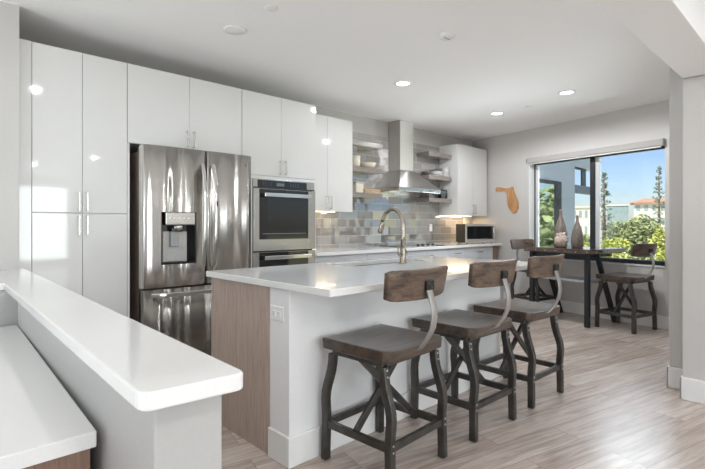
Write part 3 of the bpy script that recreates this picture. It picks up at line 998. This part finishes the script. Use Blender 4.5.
# ------------------------------------------------------------------ stools
def leg_path(sx, sy):
    """S-shaped square leg: the bow runs front to back; foot on the floor, top under the seat"""
    out = []
    for z, y in ((.004, .212), (.06, .212), (.12, .211), (.18, .209), (.23, .209), (.27, .213), (.31, .216), (.345, .213), (.38, .204), (.42, .190), (.46, .178), (.50, .170), (.548, .166)):
        out.append((sx * (.205 + (.548 - z) * .018), sy * y, z))
    return out
def make_stool(label):
    t = thing('counter_stool', label, 'stool')
    # saddle seat
    nx, ny = 14, 10
    W2, D2 = .235, .22
    def outline(i, j):
        x = -W2 + 2 * W2 * i / nx
        y = -D2 + 2 * D2 * j / ny
        # rear edge rounded
        # rear corners rounded off
        if y < 0:
            e_ = max(0, abs(x) / W2 - .82) / .18
            y *= 1 - .16 * e_ * e_
        return x, y
    b = B()
    top, bot = [], []
    for i in range(nx + 1):
        ta, ba = [], []
        for j in range(ny + 1):
            x, y = outline(i, j)
            u, v = x / W2, y / D2
            dip = -.014 * (1 - u * u) * (1 - max(0, abs(v + .1)) ** 2 * .8)
            ta.append(b.bm.verts.new((x, y, .622 + dip + .004 * u * u)))
            ba.append(b.bm.verts.new((x * .985, y * .985, .570)))
        top.append(ta); bot.append(ba)
    for i in range(nx):
        for j in range(ny):
            q = b.bm.faces.new([top[i][j], top[i + 1][j], top[i + 1][j + 1], top[i][j + 1]]); q.smooth = True
            b.bm.faces.new([bot[i][j], bot[i][j + 1], bot[i + 1][j + 1], bot[i + 1][j]])
    for i in range(nx):
        b.bm.faces.new([top[i][0], bot[i][0], bot[i + 1][0], top[i + 1][0]])
        b.bm.faces.new([top[i + 1][ny], bot[i + 1][ny], bot[i][ny], top[i][ny]])
    for j in range(ny):
        b.bm.faces.new([top[0][j + 1], bot[0][j + 1], bot[0][j], top[0][j]])
        b.bm.faces.new([top[nx][j], bot[nx][j], bot[nx][j + 1], top[nx][j + 1]])
    b.build('seat', 'seat_wood', t, bevel=.007, seg=3)
    # steel apron under the seat
    a = B()
    for s_ in (-1, 1):
        a.box(s_ * .190, s_ * .214, -.165, .165, .546, .569)
        a.box(-.19, .19, s_ * .150, s_ * .174, .546, .569)
    a.build('seat_frame', 'gunmetal', t, bevel=.002)
    for sx in (-1, 1):
        for sy in (-1, 1):
            lg = B().sweep(leg_path(sx, sy), .034, .040, (1, 0, 0), True).build('leg', 'gunmetal', t, bevel=.003)
            for z in (.535, .505, .205, .175):
                y = [p for p in leg_path(sx, sy)]
                yy = min(y, key=lambda p: abs(p[2] - z))
                B().lathe([(.006, 0), (.0045, .004), (.001, .005)], (yy[0], yy[1] + sy * .0195, z), 10, 'Y' if sy > 0 else 'Y').build('rivet', 'strap_steel', lg) if sy > 0 else \
                    B().lathe([(.001, -.005), (.0045, -.004), (.006, 0)], (yy[0], yy[1] - .0195, z), 10, 'Y').build('rivet', 'strap_steel', lg)
    for s_ in (-1, 1):
        x = s_ * .2115
        B().box(x - .012, x + .012, -.192, .192, .168, .204).build('stretcher', 'gunmetal', t, bevel=.002)
        B().box(-.197, .197, s_ * .209 - .012, s_ * .209 + .012, .170, .204).build('stretcher', 'gunmetal', t, bevel=.002)
    for s_ in (-1, 1):
        B().sweep([(-s_ * .200, s_ * .013, .196), (s_ * .188, s_ * .013, .552)], .020, .034, (0, 1, 0)).build('brace', 'gunmetal', t, bevel=.002)
    # curved steel strap carrying the backrest
    sp = [(0, -.120, .562), (0, -.160, .563), (0, -.195, .580), (0, -.232, .612), (0, -.270, .660), (0, -.297, .715), (0, -.306, .765), (0, -.302, .812), (0, -.290, .850), (0, -.279, .885), (0, -.272, .925)]
    st = B().sweep(sp, .052, .007, (1, 0, 0), True, taper=lambda q: 1 - .22 * q).build('back_strap', 'strap_steel', t, bevel=.001)
    # curved wooden backrest
    b = B()
    n_, m_ = 16, 4
    rows = []
    for k, dy in enumerate((-.013, .013)):
        g_ = []
        for i in range(n_ + 1):
            u = -1 + 2 * i / n_
            col_ = []
            for j in range(m_ + 1):
                v = -1 + 2 * j / m_
                # slightly wider at the top, corners rounded off
                hw_ = .240 + .007 * v
                cr = 1 - .16 * (max(0, abs(u) - .8) / .2) ** 2
                x = u * hw_
                y = -.258 + .052 * u * u + dy - .010 * v
                z = .920 + v * .073 * cr + .004 * u * u
                col_.append(b.bm.verts.new((x, y, z)))
            g_.append(col_)
        rows.append(g_)
    for i in range(n_):
        for j in range(m_):
            q = b.bm.faces.new([rows[0][i][j], rows[0][i + 1][j], rows[0][i + 1][j + 1], rows[0][i][j + 1]]); q.smooth = True
            q = b.bm.faces.new([rows[1][i][j], rows[1][i][j + 1], rows[1][i + 1][j + 1], rows[1][i + 1][j]]); q.smooth = True
        b.bm.faces.new([rows[0][i][0], rows[1][i][0], rows[1][i + 1][0], rows[0][i + 1][0]])
        b.bm.faces.new([rows[0][i][m_], rows[0][i + 1][m_], rows[1][i + 1][m_], rows[1][i][m_]])
    for j in range(m_):
        b.bm.faces.new([rows[0][0][j], rows[0][0][j + 1], rows[1][0][j + 1], rows[1][0][j]])
        b.bm.faces.new([rows[0][n_][j], rows[1][n_][j], rows[1][n_][j + 1], rows[0][n_][j + 1]])
    bk = b.build('backrest', 'back_wood', t, bevel=.006, seg=3)
    pl = B().box(-.030, .030, -.287, -.2705, .893, .936).build('bolt_plate', 'black_matte', st, bevel=.002)
    for bx in (-.017, 0, .017):
        B().lathe([(.001, -.007), (.006, -.005), (.0075, 0)], (bx, -.2865, .922 if bx else .905), 12, 'Y').build('bolt', 'gunmetal', st)
    return t
stool = make_stool('rustic wood and metal counter stool nearest the camera at the island')
stool.location = (1.793, 1.632, 0); stool.rotation_euler = (0, 0, R(2.5))
stool['group'] = 'stools along the island'
for loc, rz, lab, grp in (((2.505, 1.622, 0), R(-1), 'middle one of three wood and metal stools along the island', 'stools along the island'),
                          ((3.195, 1.615, 0), R(-1.5), 'wood and metal stool at the far right end of the island', 'stools along the island'),
                          ((6.056, 1.738, 0), R(-13.3), 'wood and metal stool right of the window table', 'stools at the window table'),
                          ((6.455, 3.01, 0), R(166.7), 'wood and metal stool at the left end of the window table', 'stools at the window table')):
    q = copy_tree(stool)
    q.location = loc; q.rotation_euler = (0, 0, rz)
    q['label'] = lab; q['group'] = grp

# ------------------------------------------------------------------ window table
TC = Vector((6.167, 2.367, 0))
tb = thing('counter_table', 'tall dark wood table with slanted metal legs under the window', 'table', TC, WA)
B().box(-.36, .35, -.465, .465, .860, .915).build('tabletop', 'table_wood', tb, bevel=.004)
ed = B()
ed.box(-.366, -.360, -.462, .462, .863, .905)
ed.build('edge_band', 'table_wood', tb, bevel=.001)
for k in range(7):
    B().lathe([(.001, -.004), (.005, -.003), (.006, 0)], (-.3665, -.42 + k * .14, .884), 10, 'X').build('rivet', 'strap_steel', tb)
for s_ in (-1, 1):
    y = s_ * .385
    B().sweep([(-.300, y, .859), (-.305, y, .003)], .055, .045, (0, 1, 0)).build('leg', 'dark_table_metal', tb, bevel=.003)
    B().sweep([(-.10, y * .97, .859), (.275, y * .97, .003)], .050, .040, (0, 1, 0)).build('leg', 'dark_table_metal', tb, bevel=.003)
B().box(-.30, .24, -.36, .36, .816, .858).build('apron', 'dark_table_metal', tb, bevel=.003)
B().box(-.285, .02, -.42, .42, .515, .545).build('lower_shelf', 'strap_steel', tb, bevel=.003)

vp = lambda R_, H: [(R_ * .82, 0), (R_ * .93, .01), (R_, H * .22), (R_ * .97, H * .36), (R_ * .72, H * .56), (R_ * .42, H * .72), (R_ * .25, H * .82), (R_ * .21, H * .95), (R_ * .27, H), (R_ * .18, H), (R_ * .15, H * .9)]
pot('vase', 'taller grey brown bottle vase on the window table', 'vase', 6.152, 2.519, .9155, vp(.083, .485), 'vase_wood', 'bottle vases on the window table')
pot('vase', 'shorter grey brown bottle vase on the window table', 'vase', 6.098, 2.293, .9155, vp(.073, .405), 'vase_wood', 'bottle vases on the window table')
cr = B()
rnd = random.Random(3)
cr.ball((0, 0, .085), .090, 3, (1.2, .8, .95))
for i in range(26):
    a = rnd.uniform(0, 2 * math.pi); e_ = rnd.uniform(-.3, 1.3)
    dx, dy, dz = math.cos(a) * math.cos(e_), math.sin(a) * math.cos(e_), math.sin(e_)
    p0 = Vector((dx * .07, dy * .05, .085 + dz * .07)); p1 = p0 + Vector((dx, dy * .7, dz)) * rnd.uniform(.02, .05)
    p1.z = max(p1.z, .012)
    cr.tube([p0, p1], .012, 8, [.022, .009])
co = cr.build('coral_ornament', 'coral_white', loc=(5.965, 2.435, .9165))
zmin = min(v.co.z for v in co.data.vertices)
co.location.z -= zmin
tag(co, 'knobbly white and brown coral ornament in front of the tall vase', 'ornament')

# ------------------------------------------------------------------ ceiling fittings
def downlight(x, y, lab, lit=True, watts=DOWNLIGHT_W):
    t = thing('ceiling_light', lab, 'ceiling light', (x, y, CEIL), 0, 'recessed ceiling lights')
    B().lathe([(.088, 0), (.088, -.006), (.070, -.010), (.066, -.006), (.066, 0)], (0, 0, -.0005), 32, cap=False).build('trim_ring', 'plastic_white', t)
    B().lathe([(.067, -.004), (.001, -.004)], (0, 0, 0), 32, cap=False).build('lens', 'lamp_glow' if lit else 'plastic_white', t)
    if lit:
        lamp('bulb', 'SPOT', (0, 0, -.02), (0, 0, 0), watts, (.95, .97, 1), t, spot_size=R(176), spot_blend=.35, shadow_soft_size=.035)
downlight(3.64, 3.06, 'lit recessed ceiling light nearest the range hood', watts=15)
downlight(5.48, 3.05, 'lit recessed ceiling light farthest back, by the right cabinet', watts=44)
downlight(5.16, 2.05, 'lit recessed ceiling light in front of the window', watts=52)
for x, y in ((1.0, 1.72), (2.9, -3.3), (.4, -3.3), (2.9, -1.2), (.4, -1.2), (2.2, -5.4), (-1.8, -3.3)):
    downlight(x, y, 'lit recessed ceiling light in the living room', watts=46 if y < 0 else 18)
t = thing('ceiling_disc', 'round white disc on the ceiling above the fridge', 'ceiling fitting', (1.755, 3.075, CEIL))
B().lathe([(.082, 0), (.082, -.008), (.070, -.014), (.001, -.015)], (0, 0, -.0005), 32, cap=False).build('cover', 'plastic_white', t)
t = thing('smoke_detector', 'small round white detector on the ceiling above the island', 'detector', (2.955, 2.055, CEIL))
B().lathe([(.062, 0), (.062, -.016), (.050, -.026), (.001, -.028)], (0, 0, -.0005), 32, cap=False).build('cover', 'plastic_white', t)
B().box(-.035, .035, -.004, .004, -.0295, -.0285).build('slot', 'plastic_grey', t)
for x, y, lab in ((1.755, 2.6, 'tiny white sprinkler cap at the top edge above the fridge'), (5.46, 2.62, 'tiny flat sprinkler cap between the two right ceiling lights')):
    tag(B().lathe([(.045, 0), (.045, -.004), (.04, -.007), (.001, -.007)], (0, 0, 0), 28, cap=False).build('sprinkler_cap', 'plastic_white', loc=(x, y, CEIL - .0005)), lab, 'sprinkler cap')

# ------------------------------------------------------------------ outdoors
GZ = -3.2
struct(B().box(7.5, 260, -160, 200, GZ - .3, GZ).build('ground', 'grass'), 'grassy ground outside the window', 'ground')
ew = B()
YE = 4.4
ew.box(7.3, 9.50, YE, YE + .25, GZ, 3.4).box(10.72, 11.55, YE, YE + .25, GZ, 3.4).box(9.50, 10.72, YE, YE + .25, 2.17, 3.4).box(9.50, 10.72, YE, YE + .25, GZ, .1)
ew.box(11.55, 12.9, YE, YE + .25, 2.60, 3.4)
struct(ew.build('wall_outside', 'stucco_blue'), 'pale blue stucco wall of the balcony outside the window', 'wall')
dd = struct(thing('door_1', 'dark framed glass door in the stucco wall outside', 'door', (10.1, YE, .1)))
o = (10.1, YE, .1)
B().box(9.50, 9.56, YE - .03, YE + .06, .1, 2.17).box(10.50, 10.72, YE - .03, YE + .06, .1, 2.17).box(9.56, 10.50, YE - .03, YE + .06, 2.10, 2.17).box(9.56, 10.50, YE - .03, YE + .06, .1, .22)\
    .build('door_frame', 'dark_frame', dd, o, bevel=.004)
k = N('door_mirror_glass'); k.bsdf((.10, .16, .13), .03, 0, 1, spec=1.0)
k2 = k.n('ShaderNodeBsdfGlossy'); k2.inputs['Roughness'].default_value = .02; k2.inputs['Color'].default_value = (.75, .85, .8, 1)
k.l(k2.outputs[0], k.out.inputs['Surface'])
MATS['door_mirror_glass'] = k.m
B().box(9.56, 10.50, YE + .01, YE + .03, .22, 2.10).build('door_pane', 'door_mirror_glass', dd, o)
tf = thing('balcony_screen_frame', 'grey beam and dark post in the opening at the end of the stucco wall outside', 'frame', (12.6, YE + .1, 1.98))
o = (12.6, YE + .1, 1.98)
B().box(11.552, 12.9, YE + .04, YE + .16, 1.98, 2.17).build('beam', 'beam_grey', tf, o)
B().box(12.18, 12.42, YE + .06, YE + .10, 2.172, 2.598).build('post', 'dark_frame', tf, o)
B().box(11.552, 12.42, YE + .05, YE + .10, 2.56, 2.598).build('top_rail', 'dark_frame', tf, o)

def leaves(b, c, rad, n, size, rnd):
    for _ in range(n):
        while True:
            d = Vector((rnd.uniform(-1, 1), rnd.uniform(-1, 1), rnd.uniform(-1, 1)))
            if .25 < d.length < 1: break
        p = Vector((c[0] + d.x * rad[0], c[1] + d.y * rad[1], c[2] + d.z * rad[2]))
        u = Vector((rnd.gauss(0, 1), rnd.gauss(0, 1), rnd.gauss(0, .6))).normalized()
        v = u.cross(Vector((rnd.gauss(0, 1), rnd.gauss(0, 1), rnd.gauss(0, 1)))).normalized()
        s_ = size * rnd.uniform(.6, 1.3)
        vs = [b.bm.verts.new(p + u * s_), b.bm.verts.new(p + v * s_ * .5), b.bm.verts.new(p - u * s_), b.bm.verts.new(p - v * s_ * .5)]
        b.bm.faces.new(vs)
def at(u, v, D):
    """outdoor helper: ground-plan point and height seen in direction (u, v) at D metres ahead"""
    r = (u - 352.5) / 469.6
    return (D * (r * .7216 + .6923), D * (-r * .6923 + .7216), EYE + (225 - v) * D / 469.6)
def bushy(name, label, cat, u, D, vtop, wide, deep, mat, n, size, seed, group, vbot=None):
    rnd = random.Random(seed)
    x, y, zt = at(u, vtop, D)
    t = thing(name, label, cat, (x, y, GZ), 0, group)
    zb = at(u, vbot, D)[2] - GZ if vbot else .1
    h = zt - GZ
    b = B()
    m = 6
    for i in range(m):
        a = 2 * math.pi * i / m
        leaves(b, (math.cos(a) * wide * .45, math.sin(a) * deep * .45, zb + (h - zb) * rnd.uniform(.4, .62)), (wide * .55, deep * .55, (h - zb) * .40), n // m, size, rnd)
    leaves(b, (0, 0, zb + (h - zb) * .6), (wide * .6, deep * .6, (h - zb) * .42), n // 3, size, rnd)
    b.build('foliage', mat, t)
    tr = B()
    tr.tube([(0, 0, 0), (.05, 0, zb * .5 + .05), (0, .05, zb + (h - zb) * .5)], .1, 8, [.03 * h, .025 * h, .012 * h])
    tr.build('trunk', 'bark', t)
    return t
def pine(label, u, D, vtop, wide, seed, n=14):
    rnd = random.Random(seed)
    x, y, zt = at(u, vtop, D)
    t = thing('pine_tree', label, 'tree', (x, y, GZ), 0, 'tall pines outside')
    h = zt - GZ
    B().tube([(0, 0, 0), (0, 0, h * .5), (0, 0, h)], .2, 8, [.22, .16, .04]).build('trunk', 'bark', t)
    b = B()
    for i in range(n):
        f_ = .28 + .70 * i / (n - 1)
        rr = wide * (1.08 - f_) * 1.5
        for k_ in range(5):
            a = rnd.uniform(0, 2 * math.pi)
            L = rr * rnd.uniform(.7, 1.1)
            leaves(b, (math.cos(a) * L * .55, math.sin(a) * L * .55, h * f_ + rnd.uniform(-.2, .2)), (L * .5, L * .5, .16), 9, .17, rnd)
    b.build('foliage', 'leaf_pine', t)
pine('grey green pine tree beside the window mullion', 604, 48, 173, 1.5, 11)
pine('thin tall pine at the right edge of the window', 659, 60, 166, 1.5, 12)
for i, a in enumerate((('broad green tree in front of the cream building', 642, 52, 214, 2.6, 2.6, 'leaf_green', 1600, .28, 'tree'),
                       ('pale green tree left of the broad tree outside', 624, 60, 221, 2.4, 2.4, 'leaf_green', 1200, .30, 'tree'),
                       ('yellow green tree at the right window edge', 661, 44, 226, 1.3, 1.3, 'leaf_lime', 700, .22, 'tree'),
                       ('small green tree behind the shorter vase', 583, 56, 234, 2.0, 2.0, 'leaf_green', 700, .3, 'tree'))):
    lab, u, D, vt, wd, dp_, mt, n_, sz, ct_ = a
    bushy('broadleaf_tree', lab, ct_, u, D, vt, wd, dp_, mt, n_, sz, 20 + i, 'leafy trees outside')
for i, (u, D, vt, wd, mt, lab) in enumerate(((609, 46, 237, 1.7, 'leaf_lime', 'bright green shrub right of the mullion outside'),
                                             (624, 41, 239, 1.5, 'leaf_lime', 'bright green shrub in the left half of the right pane'),
                                             (634, 38, 244, 1.4, 'leaf_green', 'dull green shrub at the middle of the right pane'),
                                             (655, 33.8, 246, 1.3, 'leaf_lime', 'bright green shrub behind the right stool back'),
                                             (583, 40, 242, 1.4, 'leaf_lime', 'bright green shrub between the vases and the mullion'),
                                             (612, 33, 250, 1.3, 'leaf_lime', 'low green shrub nearest the window'),
                                             (640, 30.5, 252, 1.2, 'leaf_green', 'low dull shrub under the right pane'))):
    bushy('shrub', lab, 'shrub', u, D, vt, wd, wd, mt, 900, .2, 40 + i, 'shrubs outside')
# a tree beside the balcony that the outside glass door mirrors
rnd_ = random.Random(77)
t = thing('broadleaf_tree', 'green tree mirrored in the outside glass door', 'tree', (25.0, -2.4, GZ), 0, 'leafy trees outside')
b = B()
for k_ in range(8):
    a = k_ * math.pi / 4
    leaves(b, (1.6 * math.cos(a), 2.2 * math.sin(a), 3.6 + rnd_.uniform(-.8, 1.2)), (2.0, 2.4, 2.6), 500, .3, rnd_)
b.build('foliage', 'leaf_green', t)
B().tube([(0, 0, 0), (.1, 0, 2), (0, 0, 4)], .2, 8, [.24, .2, .1]).build('trunk', 'bark', t)

def building(name, label, u0, u1, D, vtop, wall, roof=None, rows=3, cols=6, glassy=False):
    x0, y0, zt = at(u0, vtop, D)
    th = math.atan((u0 - 352.5) / 469.6)
    L = (u1 - u0) / 469.6 * D * math.cos(th)
    rz = math.atan2(y0, x0) - math.pi / 2
    t = thing(name, label, 'building', (x0, y0, GZ), rz)
    h = zt - GZ
    B().box(0, L, 0, 12, 0, h).build('wall', wall, t)
    if roof:
        B().hexa([(-.8, -.8, h), (L + .8, -.8, h), (L + .8, 12.8, h), (-.8, 12.8, h)], [(2, 3, h + 1.1), (L - 2, 3, h + 1.1), (L - 2, 9, h + 1.1), (2, 9, h + 1.1)]).build('roof', roof, t)
    else:
        B().box(-.2, L + .2, -.2, 12.2, h, h + .35).build('roof', 'path_pale', t)
    for i in range(cols):
        for j in range(rows):
            a = L * (i + .25) / cols
            z = h - 1.9 - j * 3.0
            if z < .3: continue
            B().box(a, a + L / cols * .5, -.05, .02, z, z + 1.4).build('window', 'pale_glass', t)
building('apartment_building', 'cream building with red tiled roof outside at right', 634, 690, 110, 203, 'stucco_cream', 'roof_red', 3, 7)
building('office_building', 'pale glass fronted building in the distance', 607, 628, 130, 206, 'pale_glass', None, 4, 4)
building('apartment_building', 'cream building seen between the vases and the mullion', 572, 594, 90, 208, 'stucco_cream', None, 3, 4)
pa = at(600, 229, 70); pb_ = at(622, 229, 70)
tag(B().prism([(pa[0], pa[1]), (pb_[0], pb_[1]), (pb_[0] + .3, pb_[1] + .3), (pa[0] + .3, pa[1] + .3)], GZ, pa[2]).build('garden_wall', 'path_pale'), 'pale garden wall behind the bright shrubs outside', 'wall')
